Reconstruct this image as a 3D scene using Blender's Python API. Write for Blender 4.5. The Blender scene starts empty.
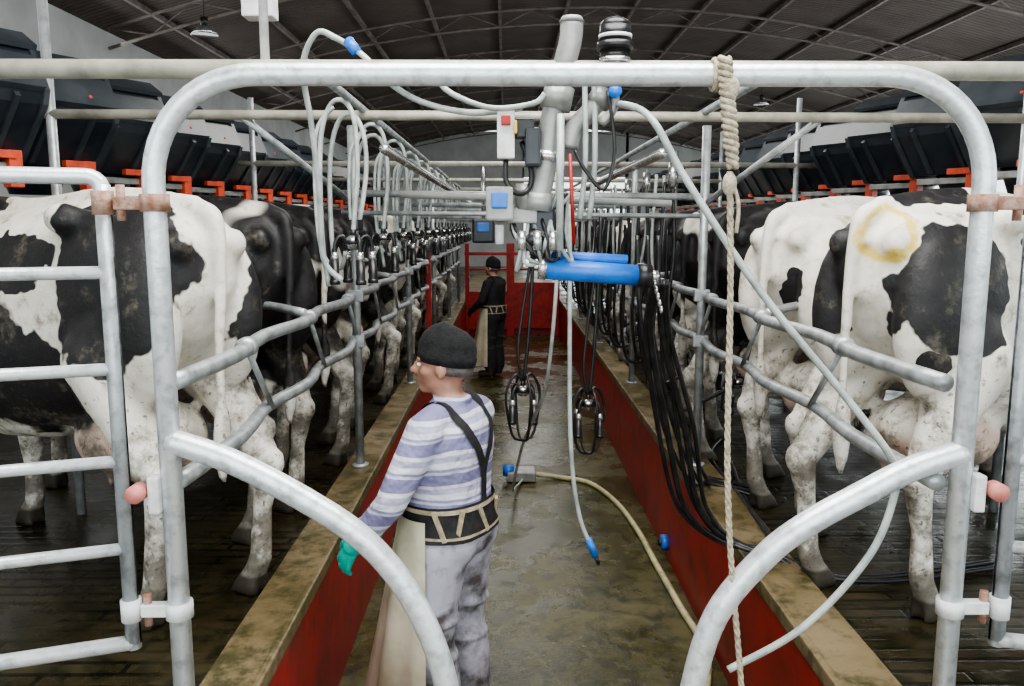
import bpy, math, random, bmesh
from mathutils import Vector, Matrix
from mathutils.bvhtree import BVHTree
random.seed(7)
SC = bpy.context.scene
V = Vector

# ------------------------------------------------------------------ materials
def newmat(name):
    m = bpy.data.materials.new(name); m.use_nodes = True
    nt = m.node_tree; b = nt.nodes['Principled BSDF']
    return m, nt, b
def nd(nt, t, **kw):
    n = nt.nodes.new(t)
    for k, v in kw.items(): setattr(n, k, v)
    return n
def rgba(c): return (c[0], c[1], c[2], 1.0)
def noise(nt, vec, scale, detail=4, rough=.55):
    n = nd(nt, 'ShaderNodeTexNoise'); n.inputs['Scale'].default_value = scale
    n.inputs['Detail'].default_value = detail; n.inputs['Roughness'].default_value = rough
    if vec is not None: nt.links.new(vec, n.inputs['Vector'])
    return n
def ramp(nt, fac, a, b, ca=(0,0,0), cb=(1,1,1)):
    r = nd(nt, 'ShaderNodeValToRGB'); e = r.color_ramp.elements
    e[0].position = a; e[0].color = rgba(ca); e[1].position = b; e[1].color = rgba(cb)
    nt.links.new(fac, r.inputs[0]); return r
def mix(nt, fac, a, b, mode='MIX'):
    m = nd(nt, 'ShaderNodeMix', data_type='RGBA', blend_type=mode)
    if hasattr(fac, 'links') or hasattr(fac, 'is_output'): nt.links.new(fac, m.inputs[0])
    else: m.inputs[0].default_value = fac
    for s, i in ((a, 6), (b, 7)):
        if isinstance(s, tuple): m.inputs[i].default_value = rgba(s)
        else: nt.links.new(s, m.inputs[i])
    return m.outputs[2]
def math_(nt, op, a, b=None, clamp=False):
    m = nd(nt, 'ShaderNodeMath', operation=op, use_clamp=clamp)
    for s, i in ((a, 0), (b, 1)):
        if s is None: continue
        if isinstance(s, (int, float)): m.inputs[i].default_value = s
        else: nt.links.new(s, m.inputs[i])
    return m.outputs[0]
def vmath(nt, op, a, b=None):
    m = nd(nt, 'ShaderNodeVectorMath', operation=op)
    for s, i in ((a, 0), (b, 1)):
        if s is None: continue
        if isinstance(s, tuple): m.inputs[i].default_value = s
        else: nt.links.new(s, m.inputs[i])
    return m
def bump(nt, b, h, strength=.3, dist=.01):
    bp = nd(nt, 'ShaderNodeBump'); bp.inputs['Strength'].default_value = strength
    bp.inputs['Distance'].default_value = dist
    nt.links.new(h, bp.inputs['Height']); nt.links.new(bp.outputs[0], b.inputs['Normal'])

def mat(name, c1, c2=None, rough=.5, metal=0., scale=8., lo=.4, hi=.65, bmp=0., bscale=None, trans=0., alpha=1.):
    m, nt, b = newmat(name)
    tc = nd(nt, 'ShaderNodeTexCoord')
    n = noise(nt, tc.outputs['Object'], scale)
    if c2 is None: c2 = tuple(x*.8 for x in c1)
    r = ramp(nt, n.outputs[0], lo, hi, c1, c2)
    nt.links.new(r.outputs[0], b.inputs['Base Color'])
    b.inputs['Roughness'].default_value = rough; b.inputs['Metallic'].default_value = metal
    if trans: b.inputs['Transmission Weight'].default_value = trans
    if bmp:
        n2 = noise(nt, tc.outputs['Object'], bscale or scale*4)
        bump(nt, b, n2.outputs[0], bmp)
    return m

GALV = mat('galvanized_steel', (.69,.72,.75), (.36,.38,.39), .36, .45, 26, .48, .76, .14, 70)
GALVD = mat('dull_galvanized_rail', (.44,.47,.48), (.22,.23,.23), .40, .45, 14, .38, .7, .10, 60)
GALV2 = mat('worn_painted_pipe', (.44,.42,.35), (.23,.22,.18), .5, .15, 9, .35, .7, .1, 50)
STEEL = mat('stainless_steel', (.6,.6,.6), (.45,.45,.45), .25, .85, 12)
GREYP = mat('grey_pvc_pipe', (.31,.31,.30), (.18,.18,.17), .35, .2, 10)
RUST = mat('rusty_clamp', (.26,.12,.075), (.40,.29,.24), .8, .2, 40, .35, .65, .3)
BLACK = mat('black_rubber', (.008,.008,.010), (.022,.022,.022), .35, 0, 20)
FEEDM = mat('black_plastic_feeder', (.012,.016,.022), (.026,.031,.038), .33, 0, 5)
FEEDLID = mat('feeder_lid_plastic', (.028,.035,.042), (.05,.058,.066), .35, 0, 6)
HOSE = mat('clear_milk_hose', (.44,.47,.45), (.26,.29,.28), .22, 0, 14)
HOSEY = mat('yellowed_hose', (.48,.45,.26), (.28,.26,.15), .4, 0, 12)
BLUE = mat('blue_plastic', (.02,.17,.60), (.015,.10,.40), .35, 0, 14, .35, .7)
REDP = mat('red_painted_metal', (.38,.018,.013), (.19,.010,.008), .45, 0, 10)
ORED = mat('orange_red_bracket', (.60,.08,.035), (.34,.045,.02), .5, 0, 10)
PINK = mat('faded_pink_rubber', (.60,.22,.19), (.45,.16,.14), .5, 0, 20)
WHITE = mat('white_plastic', (.72,.73,.73), (.5,.5,.5), .4, 0, 16)
ROPE = mat('cotton_rope', (.56,.49,.38), (.30,.25,.18), .9, 0, 60, .35, .65, .6, 200)
YEL = mat('yellow_plastic', (.75,.55,.05), (.6,.4,.04), .5)

def floor_mat(name, c1, c2, c3, rough_lo, rough_hi, slats=False):
    m, nt, b = newmat(name); tc = nd(nt, 'ShaderNodeTexCoord')
    n = noise(nt, tc.outputs['Object'], 1.5, 9, .66); n2 = noise(nt, tc.outputs['Object'], 9, 7, .7)
    r = ramp(nt, n.outputs[0], .40, .62, c1, c2)
    r2 = ramp(nt, n2.outputs[0], .46, .62)
    col = mix(nt, r2.outputs[0], r.outputs[0], c3)
    h = n2.outputs[0]
    if slats:
        br = nd(nt, 'ShaderNodeTexBrick'); br.inputs['Scale'].default_value = 5
        br.inputs['Color1'].default_value = (1,1,1,1); br.inputs['Color2'].default_value = (.7,.7,.7,1)
        br.inputs['Mortar'].default_value = (.0,.0,.0,1); br.inputs['Mortar Size'].default_value = .07
        br.inputs['Mortar Smooth'].default_value = .4
        br.inputs['Brick Width'].default_value = 2.6; br.inputs['Row Height'].default_value = .38
        nt.links.new(tc.outputs['Object'], br.inputs['Vector'])
        n3 = noise(nt, tc.outputs['Object'], 2.2, 5, .6)
        muck = ramp(nt, n3.outputs[0], .45, .6).outputs[0]      # muck fills the slots in places
        sl = mix(nt, muck, br.outputs[0], (.8,.8,.8))
        col = mix(nt, .8, col, sl, 'MULTIPLY')
        h = mix(nt, .4, n2.outputs[0], sl)
    nt.links.new(col, b.inputs['Base Color'])
    rr = ramp(nt, n.outputs[0], .42, .60, (rough_lo,)*3, (rough_hi,)*3)
    nt.links.new(rr.outputs[0], b.inputs['Roughness'])
    bump(nt, b, h, .4, .012)
    return m
PITF = floor_mat('wet_pit_concrete', (.034,.032,.007), (.080,.070,.022), (.018,.018,.004), .10, .42)
PLATF = floor_mat('wet_slatted_platform', (.026,.020,.010), (.055,.044,.018), (.012,.013,.005), .12, .5, True)
KERB = floor_mat('kerb_concrete', (.125,.092,.042), (.205,.155,.085), (.055,.047,.016), .3, .65)
REDW = mat('red_painted_pit_wall', (.33,.014,.011), (.12,.012,.007), .42, 0, 4.5, .42, .75, .15, 14)
WALLM = mat('whitewashed_wall', (.60,.61,.60), (.46,.46,.45), .85, 0, 1.5, .35, .7, .1, 20)

def roof_mat():
    m, nt, b = newmat('old_corrugated_roof'); tc = nd(nt, 'ShaderNodeTexCoord')
    n = noise(nt, tc.outputs['Object'], .8, 7, .6)
    r = ramp(nt, n.outputs[0], .35, .7, (.095,.068,.056), (.165,.132,.115))
    w = nd(nt, 'ShaderNodeTexWave', bands_direction='Y'); w.inputs['Scale'].default_value = 3.2
    nt.links.new(tc.outputs['Object'], w.inputs['Vector'])
    col = mix(nt, .35, r.outputs[0], w.outputs[0], 'MULTIPLY')
    nt.links.new(col, b.inputs['Base Color']); b.inputs['Roughness'].default_value = .8
    bump(nt, b, w.outputs[0], .6, .03); return m
ROOF = roof_mat()
TRUSS = mat('truss_steel', (.22,.185,.165), (.13,.10,.09), .7, .1, 5)

def cow_mat(name, mode, blobs=None, lo=.5, scale=1.5, ring=None, seed=0.):
    m, nt, b = newmat(name); tc = nd(nt, 'ShaderNodeTexCoord'); co = tc.outputs['Object']
    wob = noise(nt, co, 4.5, 3)
    wv = vmath(nt, 'SUBTRACT', wob.outputs['Color'], (.5,.5,.5))
    sc = vmath(nt, 'MULTIPLY', wv.outputs[0], (.28,.28,.28))
    cd = vmath(nt, 'ADD', co, sc.outputs[0]).outputs[0]
    if mode == 'blobs':
        cur = None
        for c, r in blobs:
            a = vmath(nt, 'SUBTRACT', cd, tuple(c)); d = vmath(nt, 'DIVIDE', a.outputs[0], tuple(r))
            l = vmath(nt, 'LENGTH', d.outputs[0]).outputs['Value']
            cur = l if cur is None else math_(nt, 'MINIMUM', cur, l)
        bl = ramp(nt, cur, .97, 1.01, (1,1,1), (0,0,0)).outputs[0]
    else:
        oi = nd(nt, 'ShaderNodeObjectInfo')
        rs = math_(nt, 'MULTIPLY', oi.outputs['Random'], 60.)
        cb = nd(nt, 'ShaderNodeCombineXYZ'); nt.links.new(rs, cb.inputs[0]); nt.links.new(rs, cb.inputs[2])
        cb.inputs[1].default_value = seed
        cc = vmath(nt, 'ADD', co, cb.outputs[0]).outputs[0]
        n = noise(nt, cc, scale, 1.5, .4)
        bl = ramp(nt, n.outputs[0], lo, lo+.012, (1,1,1), (0,0,0)).outputs[0]
    sp = nd(nt, 'ShaderNodeSeparateXYZ'); nt.links.new(co, sp.inputs[0])
    zz = math_(nt, 'ADD', sp.outputs[2], math_(nt, 'MULTIPLY', math_(nt, 'SUBTRACT', wob.outputs[0], .5), .5))
    hi = ramp(nt, zz, .62, .66).outputs[0]
    bl = mix(nt, 1., bl, hi, 'MULTIPLY')
    n3 = noise(nt, co, 14, 6, .65)
    wh = ramp(nt, n3.outputs[0], .3, .75, (.80,.775,.715), (.58,.52,.43)).outputs[0]
    bk = ramp(nt, n3.outputs[0], .3, .75, (.006,.006,.008), (.02,.018,.017)).outputs[0]
    ud = vmath(nt, 'DIVIDE', vmath(nt, 'SUBTRACT', co, (.44,0.,.56)).outputs[0], (.29,.22,.19))
    uf = ramp(nt, vmath(nt, 'LENGTH', ud.outputs[0]).outputs['Value'], .9, 1.1, (1,1,1), (0,0,0)).outputs[0]
    wh = mix(nt, math_(nt, 'MULTIPLY', uf, .7), wh, (.58,.36,.28))
    col = mix(nt, bl, wh, bk)
    if ring:
        dx = vmath(nt,'MULTIPLY',wv.outputs[0],(.13,.13,.13))
        l = vmath(nt, 'LENGTH', vmath(nt, 'SUBTRACT', vmath(nt,'ADD',co,dx.outputs[0]).outputs[0], tuple(ring)).outputs[0]).outputs['Value']
        a = math_(nt, 'ABSOLUTE', math_(nt, 'SUBTRACT', l, .082))
        rf = ramp(nt, a, .010, .022, (1,1,1), (0,0,0)).outputs[0]
        rn = noise(nt, co, 28, 5, .7); rk = ramp(nt, rn.outputs[0], .30, .5).outputs[0]
        rf = mix(nt, .6, rf, rk, 'MULTIPLY')
        col = mix(nt, math_(nt, 'MULTIPLY', rf, .9), col, (.66,.47,.07))
    # dirt: splashes everywhere, heavy towards the feet
    n4 = noise(nt, co, 7, 8, .72)
    low = ramp(nt, sp.outputs[2], .10, .90, (.22,.22,.22), (-.0,0,0)).outputs[0]
    df = math_(nt, 'ADD', n4.outputs[0], low)
    dr = ramp(nt, df, .56, .70).outputs[0]
    n5 = noise(nt, co, 25, 5, .7)
    dc = ramp(nt, n5.outputs[0], .35, .65, (.050,.042,.030), (.20,.17,.135)).outputs[0]
    col = mix(nt, math_(nt, 'MULTIPLY', dr, .88), col, dc)
    n6 = noise(nt, co, 38, 3, .6)
    spk = math_(nt, 'MULTIPLY', ramp(nt, n6.outputs[0], .62, .66).outputs[0], ramp(nt, sp.outputs[2], .8, 1.3, (1,1,1), (.15,.15,.15)).outputs[0])
    col = mix(nt, math_(nt, 'MULTIPLY', spk, .7), col, (.06,.048,.03))
    hf = ramp(nt, sp.outputs[2], .07, .085, (1,1,1), (0,0,0)).outputs[0]
    col = mix(nt, hf, col, (.04,.032,.022))
    nt.links.new(col, b.inputs['Base Color']); b.inputs['Roughness'].default_value = .58
    hair = noise(nt, co, 90, 3)
    hh = math_(nt, 'ADD', math_(nt, 'MULTIPLY', hair.outputs[0], .4), math_(nt, 'MULTIPLY', n3.outputs[0], 1.))
    bump(nt, b, hh, .35, .012)
    return m

# ------------------------------------------------------------------ mesh builder
def catmull(pts, sub):
    if len(pts) < 3 or sub <= 1: return [list(p) for p in pts]
    out = []; n = len(pts)
    for i in range(n-1):
        p0 = pts[max(i-1, 0)]; p1 = pts[i]; p2 = pts[i+1]; p3 = pts[min(i+2, n-1)]
        for s in range(sub):
            t = s/sub
            out.append([.5*((2*b)+(-a+c)*t+(2*a-5*b+4*c-d)*t*t+(-a+3*b-3*c+d)*t**3) for a, b, c, d in zip(p0, p1, p2, p3)])
    out.append(list(pts[-1])); return out
def fillet(pts, r, n=8):
    pts = [V(p) for p in pts]; out = [pts[0]]
    for i in range(1, len(pts)-1):
        p = pts[i]; a = (pts[i-1]-p); b = (pts[i+1]-p)
        rr = min(r, a.length*.49, b.length*.49)
        A = p+a.normalized()*rr; B = p+b.normalized()*rr
        for k in range(n+1):
            t = k/n
            w = .75
            q = (A*(1-t)**2 + p*(2*w*t*(1-t)) + B*t*t)/((1-t)**2+2*w*t*(1-t)+t*t)
            out.append(q)
    out.append(pts[-1]); return [tuple(q) for q in out]

class MB:
    def __init__(s): s.v = []; s.f = []; s.m = []; s.sm = []
    def add(s, vs, fs, m=0, sm=True):
        o = len(s.v); s.v += [tuple(x) for x in vs]
        for f in fs: s.f.append(tuple(i+o for i in f)); s.m.append(m); s.sm.append(sm)
    def tube(s, pts, r, m=0, n=10, sub=6, flat=1.):
        if not isinstance(r, (list, tuple)): r = [r]*len(pts)
        pr = catmull([tuple(p)+(q,) for p, q in zip(pts, r)], sub)
        P = [V(p[:3]) for p in pr]; R = [max(p[3], .0005) for p in pr]
        T = []
        for i in range(len(P)):
            a = P[max(i-1, 0)]; b = P[min(i+1, len(P)-1)]; t = (b-a)
            T.append(t.normalized() if t.length > 1e-9 else V((0,0,1)))
        up = V((0,0,1)) if abs(T[0].z) < .9 else V((1,0,0))
        u = T[0].cross(up).normalized(); vs = []; fs = []
        for i in range(len(P)):
            u = (u - T[i]*u.dot(T[i])).normalized(); w = T[i].cross(u)
            for k in range(n):
                a = 2*math.pi*k/n; vs.append(P[i]+(u*math.cos(a)+w*math.sin(a)*flat)*R[i])
        for i in range(len(P)-1):
            for k in range(n):
                k2 = (k+1) % n; fs.append((i*n+k, i*n+k2, (i+1)*n+k2, (i+1)*n+k))
        fs.append(tuple(range(n-1, -1, -1))); fs.append(tuple((len(P)-1)*n+k for k in range(n)))
        s.add(vs, fs, m)
    def cyl(s, a, b, r, m=0, n=16, r2=None):
        s.tube([a, b], [r, r if r2 is None else r2], m, n, 1)
    def ell(s, c, r, m=0, rot=None, nu=16, nv=10):
        c = V(c); vs = []; fs = []
        if not isinstance(r, (list, tuple)): r = (r, r, r)
        for i in range(nv+1):
            th = math.pi*i/nv
            for k in range(nu):
                ph = 2*math.pi*k/nu
                p = V((r[0]*math.sin(th)*math.cos(ph), r[1]*math.sin(th)*math.sin(ph), r[2]*math.cos(th)))
                if rot: p = rot @ p
                vs.append(c+p)
        for i in range(nv):
            for k in range(nu):
                k2 = (k+1) % nu; fs.append((i*nu+k, (i+1)*nu+k, (i+1)*nu+k2, i*nu+k2))
        s.add(vs, fs, m)
    def chain(s, pts, rad, m=0):
        for p, r in zip(pts, rad): s.ell(p, r, m, nu=14, nv=9)
        for i in range(len(pts)-1): s.tube([pts[i], pts[i+1]], [rad[i], rad[i+1]], m, 14, 1)
    def loft(s, secs, m=0, n=24, cap=True, ex=1.):
        vs = []; fs = []
        for c, u, w in secs:
            c = V(c); u = V(u); w = V(w)
            for k in range(n):
                a = 2*math.pi*k/n; ca = math.cos(a); sa = math.sin(a)
                vs.append(c+u*math.copysign(abs(ca)**ex, ca)+w*math.copysign(abs(sa)**ex, sa))
        for i in range(len(secs)-1):
            for k in range(n):
                k2 = (k+1) % n; fs.append((i*n+k, i*n+k2, (i+1)*n+k2, (i+1)*n+k))
        if cap:
            fs.append(tuple(range(n-1, -1, -1))); fs.append(tuple((len(secs)-1)*n+k for k in range(n)))
        s.add(vs, fs, m)
    def box(s, c, size, m=0, bev=.004, rot=None):
        bm = bmesh.new(); bmesh.ops.create_cube(bm, size=1)
        for v in bm.verts: v.co = V((v.co.x*size[0], v.co.y*size[1], v.co.z*size[2]))
        if bev: bmesh.ops.bevel(bm, geom=bm.edges[:], offset=bev, segments=2, affect='EDGES', profile=.6)
        bm.verts.index_update()
        vs = [(rot @ v.co if rot else v.co)+V(c) for v in bm.verts]
        fs = [[v.index for v in f.verts] for f in bm.faces]
        s.add(vs, fs, m, False); bm.free()
    def prism(s, prof, y0, y1, m=0):
        n = len(prof); vs = [(x, y0, z) for x, z in prof]+[(x, y1, z) for x, z in prof]
        fs = [tuple(range(n)), tuple(range(2*n-1, n-1, -1))]
        for k in range(n):
            k2 = (k+1) % n; fs.append((k2, k, k+n, k2+n))
        s.add(vs, fs, m, False)
    def mesh(s, name, mats):
        me = bpy.data.meshes.new(name); me.from_pydata(s.v, [], s.f)
        for m in mats: me.materials.append(m)
        me.polygons.foreach_set('material_index', s.m); me.polygons.foreach_set('use_smooth', s.sm)
        bm = bmesh.new(); bm.from_mesh(me); bmesh.ops.recalc_face_normals(bm, faces=bm.faces[:]); bm.to_mesh(me); bm.free()
        me.update(); return me
    def obj(s, name, mats, loc=(0,0,0), rz=0., parent=None):
        return place(name, s.mesh(name, mats), loc, rz, parent)
def place(name, me, loc=(0,0,0), rz=0., parent=None, scale=1.):
    o = bpy.data.objects.new(name, me); o.location = loc; o.rotation_euler = (0, 0, rz)
    o.scale = (scale,)*3
    SC.collection.objects.link(o)
    if parent: o.parent = parent
    return o
def remesh(mb, voxel, it=4, name='m'):
    me = mb.mesh(name+'_src', []); o = bpy.data.objects.new('tmp', me); SC.collection.objects.link(o)
    r = o.modifiers.new('r', 'REMESH'); r.mode = 'VOXEL'; r.voxel_size = voxel
    if it:
        sm = o.modifiers.new('s', 'SMOOTH'); sm.factor = .5; sm.iterations = it
    dg = bpy.context.evaluated_depsgraph_get(); dg.update()
    out = bpy.data.meshes.new_from_object(o.evaluated_get(dg)); out.name = name
    bpy.data.objects.remove(o)
    for p in out.polygons: p.use_smooth = True
    return out

# ------------------------------------------------------------------ building shell
PZ = -.65; WL, WR = -.79, 1.05; KL, KR = -.97, 1.25; PY0, PY1 = 2.25, 16.
XL, XR, YB, YF = -5., 8., -3., 30.
def slab(name, x0, x1, y0, y1, z0, z1, m):
    b = MB(); b.box(((x0+x1)/2, (y0+y1)/2, (z0+z1)/2), (x1-x0, y1-y0, z1-z0), 0, 0)
    return b.obj(name, [m])
slab('floor_platform_left', XL, KL, YB, YF, -.2, 0, PLATF)
slab('floor_platform_right', KR, XR, YB, YF, -.2, 0, PLATF)
slab('floor_entry', KL, KR, YB, PY0, -.2, 0, KERB)
slab('floor_far_end', KL, KR, PY1, YF, -.2, 0, KERB)
slab('floor_pit', KL, KR, PY0-.1, PY1+.1, PZ-.1, PZ, PITF)
for nm, a, b, ra, rb in (('left', KL, WL-.015, WL-.015, WL), ('right', WR+.015, KR, WR, WR+.015)):
    slab('trim_kerb_'+nm, a, b, PY0, PY1, PZ, .06, KERB)
    slab('wall_pit_'+nm, ra, rb, PY0, PY1, PZ, .0, REDW)
    bb = MB(); bb.box(((ra+rb)/2, (PY0+PY1)/2, .03), (.035, PY1-PY0, .06), 0, .008); bb.obj('trim_kerb_lip_'+nm, [KERB])
slab('wall_pit_near', WL, WR, PY0-.05, PY0, PZ, 0, REDW)
slab('wall_pit_far', WL, WR, PY1, PY1+.05, PZ, .06, REDW)
slab('wall_left', XL-.15, XL, YB, YF, 0, 3.95, WALLM)
b = MB()
b.box((XR+.07, 13.5, .5), (.15, 33, 1.0), 0, 0); b.box((XR+.07, 13.5, 3.3), (.15, 33, .6), 0, 0)
for y in range(-2, 30, 4): b.box((XR+.07, y, 2.), (.16, .3, 2.2), 0, 0)
b.obj('wall_right', [WALLM])
b = MB()
b.box((-2.2, YF+.07, 2.4), (5.7, .15, 4.8), 0, 0); b.box((6.2, YF+.07, 2.4), (3.8, .15, 4.8), 0, 0)
b.box((2.5, YF+.07, 4.0), (3.8, .15, 1.6), 0, 0)
b.obj('wall_far', [WALLM])
def rz(x):
    t = (x-1.5)/6.5; return 4.95-1.05*abs(t)**2
b = MB(); N = 26; xs = [XL-.4+(XR-XL+.8)*i/N for i in range(N+1)]
vs = []; fs = []
for x in xs:
    for y in (YB, YF+.2):
        vs += [(x, y, rz(x)), (x, y, rz(x)+.06)]
for i in range(N):
    a = i*4; c = a+4
    fs += [(a, a+2, c+2, c), (a+1, c+1, c+3, a+3)]
b.add(vs, fs, 0, True)
b.obj('ceiling', [ROOF])
b = MB()
for y in [y0*3.0+1.5 for y0 in range(0, 10)]:
    top = [(x, y, rz(x)-.06) for x in xs[1:-1]]; bot = [(x, y, rz(x)-.30) for x in xs[1:-1]]
    b.tube(top, .022, 0, 6, 1); b.tube(bot, .020, 0, 6, 1)
    for i in range(0, len(top)-1):
        p, q = (top[i], bot[i+1]) if i % 2 == 0 else (bot[i], top[i+1]); b.tube([p, q], .010, 0, 5, 1)
for x in xs[2:-2:2]: b.box((x, 13.5, rz(x)-.035), (.05, 33, .06), 0, 0)
b.obj('roof_trusses', [TRUSS])
b = MB()
b.cyl((0,0,0), (0,0,.62), .006, 1); b.cyl((0,0,-.06), (0,0,.03), .04, 1)
b.loft([((0,0,-.06),(.05,0,0),(0,.05,0)), ((0,0,-.10),(.10,0,0),(0,.10,0)), ((0,0,-.16),(.15,0,0),(0,.15,0)), ((0,0,-.155),(.14,0,0),(0,.14,0))], 0, 20)
lm = b.mesh('pendant_lamp', [STEEL, BLACK])
for x, y in ((-3.3, 9.4), (5.0, 16.5)):
    place('pendant_lamp', lm, (x, y, rz(x)-.66))

# ------------------------------------------------------------------ front gate frame
GY = 2.1; GL, GR = -.885, 1.21
b = MB()
b.tube(fillet([(GL, GY, 0), (GL, GY, 1.868), (GR, GY, 1.868), (GR, GY, 0)], .27, 12), .028, 0, 18, 1)
b.tube([(GL, GY, .94), (-.72, GY-.01, .885), (-.54, GY-.02, .79), (-.39, GY-.03, .69), (-.283, GY-.03, .565), (-.205, GY-.03, .41), (-.16, GY-.03, .246), (-.13, GY-.03, 0)], .033, 0, 18, 6)
b.tube([(GR, GY, .905), (1.07, GY-.01, .86), (.93, GY-.02, .79), (.80, GY-.03, .72), (.69, GY-.03, .63), (.565, GY-.03, .465), (.505, GY-.03, .246), (.48, GY-.03, 0)], .033, 0, 18, 6)
for x, sgn in ((GL, -1), (GR, 1)):
    for z in (1.555, .47):
        b.cyl((x, GY, z-.022), (x, GY, z+.022), .036, 1 if z > 1 else 2)
        b.box((x+sgn*.06, GY, z), (.08, .03, .035), 1 if z > 1 else 2, .004)
    b.cyl((x, GY, 0), (x, GY, .012), .07, 0)
    b.box((x+sgn*.035, GY-.02, .80), (.03, .04, .10), 2, .006)
    b.cyl((x+sgn*.075, GY-.06, .81), (x+sgn*.075, GY-.02, .81), .024, 3)
b.obj('pit_entry_gate_frame', [GALV, RUST, WHITE, PINK])

def side_gate(name, x0, sgn, ang):
    b = MB(); L = 1.25
    d = V((sgn*math.cos(ang), -math.sin(ang), 0))
    o = V((x0, GY, 0)); r = .0205
    P = lambda t, z: tuple(o+d*t+V((0,0,z)))
    b.tube(fillet([P(0,.375), P(0,1.62), P(L,1.62), P(L,.375), P(0.0,.375)], .035, 5), r, 0, 14, 1)
    b.tube([P(0,.36), P(0,1.60)], r, 0, 14, 1)
    for z in (1.38, 1.13, .884, .643): b.tube([P(0,z), P(L,z)], .0165, 0, 12, 1)
    for z in (1.555, .47):
        b.cyl(P(0,z-.03), P(0,z+.03), .027, 1 if z > 1 else 2)
        b.cyl((x0-sgn*.045, GY, z-.045), (x0-sgn*.045, GY, z+.045), .011, 1)
    b.obj(name, [GALV, RUST, WHITE])
side_gate('side_gate', -1.015, -1, .33)
side_gate('side_gate', 1.345, 1, .25)

b = MB()
for k in range(5):
    z = 1.868
    pts = [(.515+.008*k, GY+.036*math.cos(a), z+.036*math.sin(a)) for a in [i*math.pi/5 for i in range(11)]]
    b.tube(pts, .0065, 0, 8, 2)
for ph in (0, math.pi):
    pts = []
    for i in range(40):
        t = i/39; a = ph+i*1.3
        x = .530+.01*t*3; rr = .013 if i < 34 else .009
        pts.append((x+rr*math.cos(a), GY-.042+rr*math.sin(a), 1.90-.26*t))
    b.tube(pts, .008, 0, 7, 2)
b.ell((.545, GY-.042, 1.83), (.024,.022,.03)); b.ell((.553, GY-.042, 1.60), (.018,.018,.03))
b.tube([(.555,GY-.045,1.62),(.575,GY-.05,1.55),(.572,GY-.05,1.48)], .005, 0, 6, 4)
for ph in (0, 2.1, 4.2):
    pts = []
    for i in range(150):
        t = i/149; z = 1.63-1.62*t; a = ph+i*.9
        x = .553+.02*t+.085*t*t; pts.append((x+.004*math.cos(a)+.006*math.sin(t*9), GY-.042+.004*math.sin(a), z))
    b.tube(pts, .0050, 0, 6, 1)
b.obj('tied_rope', [ROPE])

# ------------------------------------------------------------------ overhead framework and rails
RX = {-1: -.88, 1: 1.15}
FX = {-1: -2.65, 1: 3.0}
posts_y = [4.8, 7.4, 10., 12.6, 15.2]
b = MB()
b.tube([(-4.2, 2.66, 1.985), (4.4, 2.66, 1.975)], .030, 1, 16, 1)
for y in [4.15]+posts_y[1:]:
    b.tube([(-2.7, y, 2.04), (3.05, y, 2.02)], .024, 1, 12, 1)
for y in posts_y:
    b.tube([(-.95, y, 1.68), (1.2, y, 1.66)], .02, 0, 12, 1)
    b.tube([(-.95, y, 1.57), (1.2, y, 1.55)], .014, 0, 10, 1)
for sg in (-1, 1):
    x = RX[sg]
    for y in posts_y:
        b.tube([(x, y, .06), (x, y, 2.06)], .026, 0, 12, 1)
        b.cyl((x, y, .06), (x, y, .075), .05, 0)
    b.tube([(x+sg*.42, 4.15, 2.03), (x, 4.8, 1.62)], .018, 0, 10, 1)
    for y in (2.66, 4.15, 7.4, 10., 12.6, 15.2):
        b.tube([(FX[sg]-sg*.42, y, 0), (FX[sg]-sg*.42, y, 2.6)], .024, 0, 10, 1)
    b.tube([(FX[sg]+sg*.1, 2.6, 1.80), (FX[sg]+sg*.1, 16, 1.80)], .022, 0, 10, 1)
b.tube([(-.70, 3., 2.06), (-.70, 16, 2.06)], .018, 0, 12, 1)
b.tube([(.98, 3., 2.05), (.98, 16, 2.05)], .018, 0, 12, 1)
b.tube([(-.58, 4., 1.86), (-.58, 16, 1.86)], .025, 2, 12, 1)
b.tube([(.75, 4., 1.84), (.75, 16, 1.84)], .025, 2, 12, 1)
b.box((-.80, 2.8, 2.20), (.10, .08, .07), 3, .006)
b.tube([(-.75, 2.66, 3.9), (-.75, 2.66, 1.98)], .014, 3, 10, 1)
b.obj('overhead_pipe_framework', [GALVD, GALV2, STEEL, WHITE])

for sg, nm in ((-1, 'rump_rail'), (1, 'rump_rail')):
    b = MB(); x = RX[sg]
    for z, r in ((1.09, .025), (.82, .024)):
        pts = [(x, GY+.0, z)]; y = GY+.5; k = 0
        while y < 15.5:
            pts.append((x+sg*(.025 if k % 2 else -.02), y, z+.0)); y += .45; k += 1
        b.tube(pts, r, 0, 12, 3)
    y = 2.75; k = 0
    while y < 15:
        b.tube([(x+sg*.0, y, 1.09), (x, y+.28, .82)], .011, 0, 8, 1)
        if k % 3 == 1: b.tube([(x+sg*.02, y, 1.11), (x+sg*.30, y+.25, 1.12), (x+sg*.42, y+.35, 1.02)], .02, 0, 10, 4)
        b.cyl((x, y-.02, 1.09), (x, y+.03, 1.09), .034, 0); y += .9; k += 1
    for y in posts_y:
        for z in (1.09, .82): b.box((x, y, z), (.09, .05, .07), 0, .006)
    b.obj(nm, [GALVD])
for sg in (-1, 1):
    b = MB()
    for z in (.55, 1.0): b.tube([(FX[sg]+sg*.95, 2.6, z), (FX[sg]+sg*.95, 16.5, z)], .025, 0, 10, 1)
    for y in range(3, 17, 2): b.tube([(FX[sg]+sg*.95, y, 0), (FX[sg]+sg*.95, y, 1.02)], .025, 0, 10, 1)
    b.obj('breast_rail', [GALVD])

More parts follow.
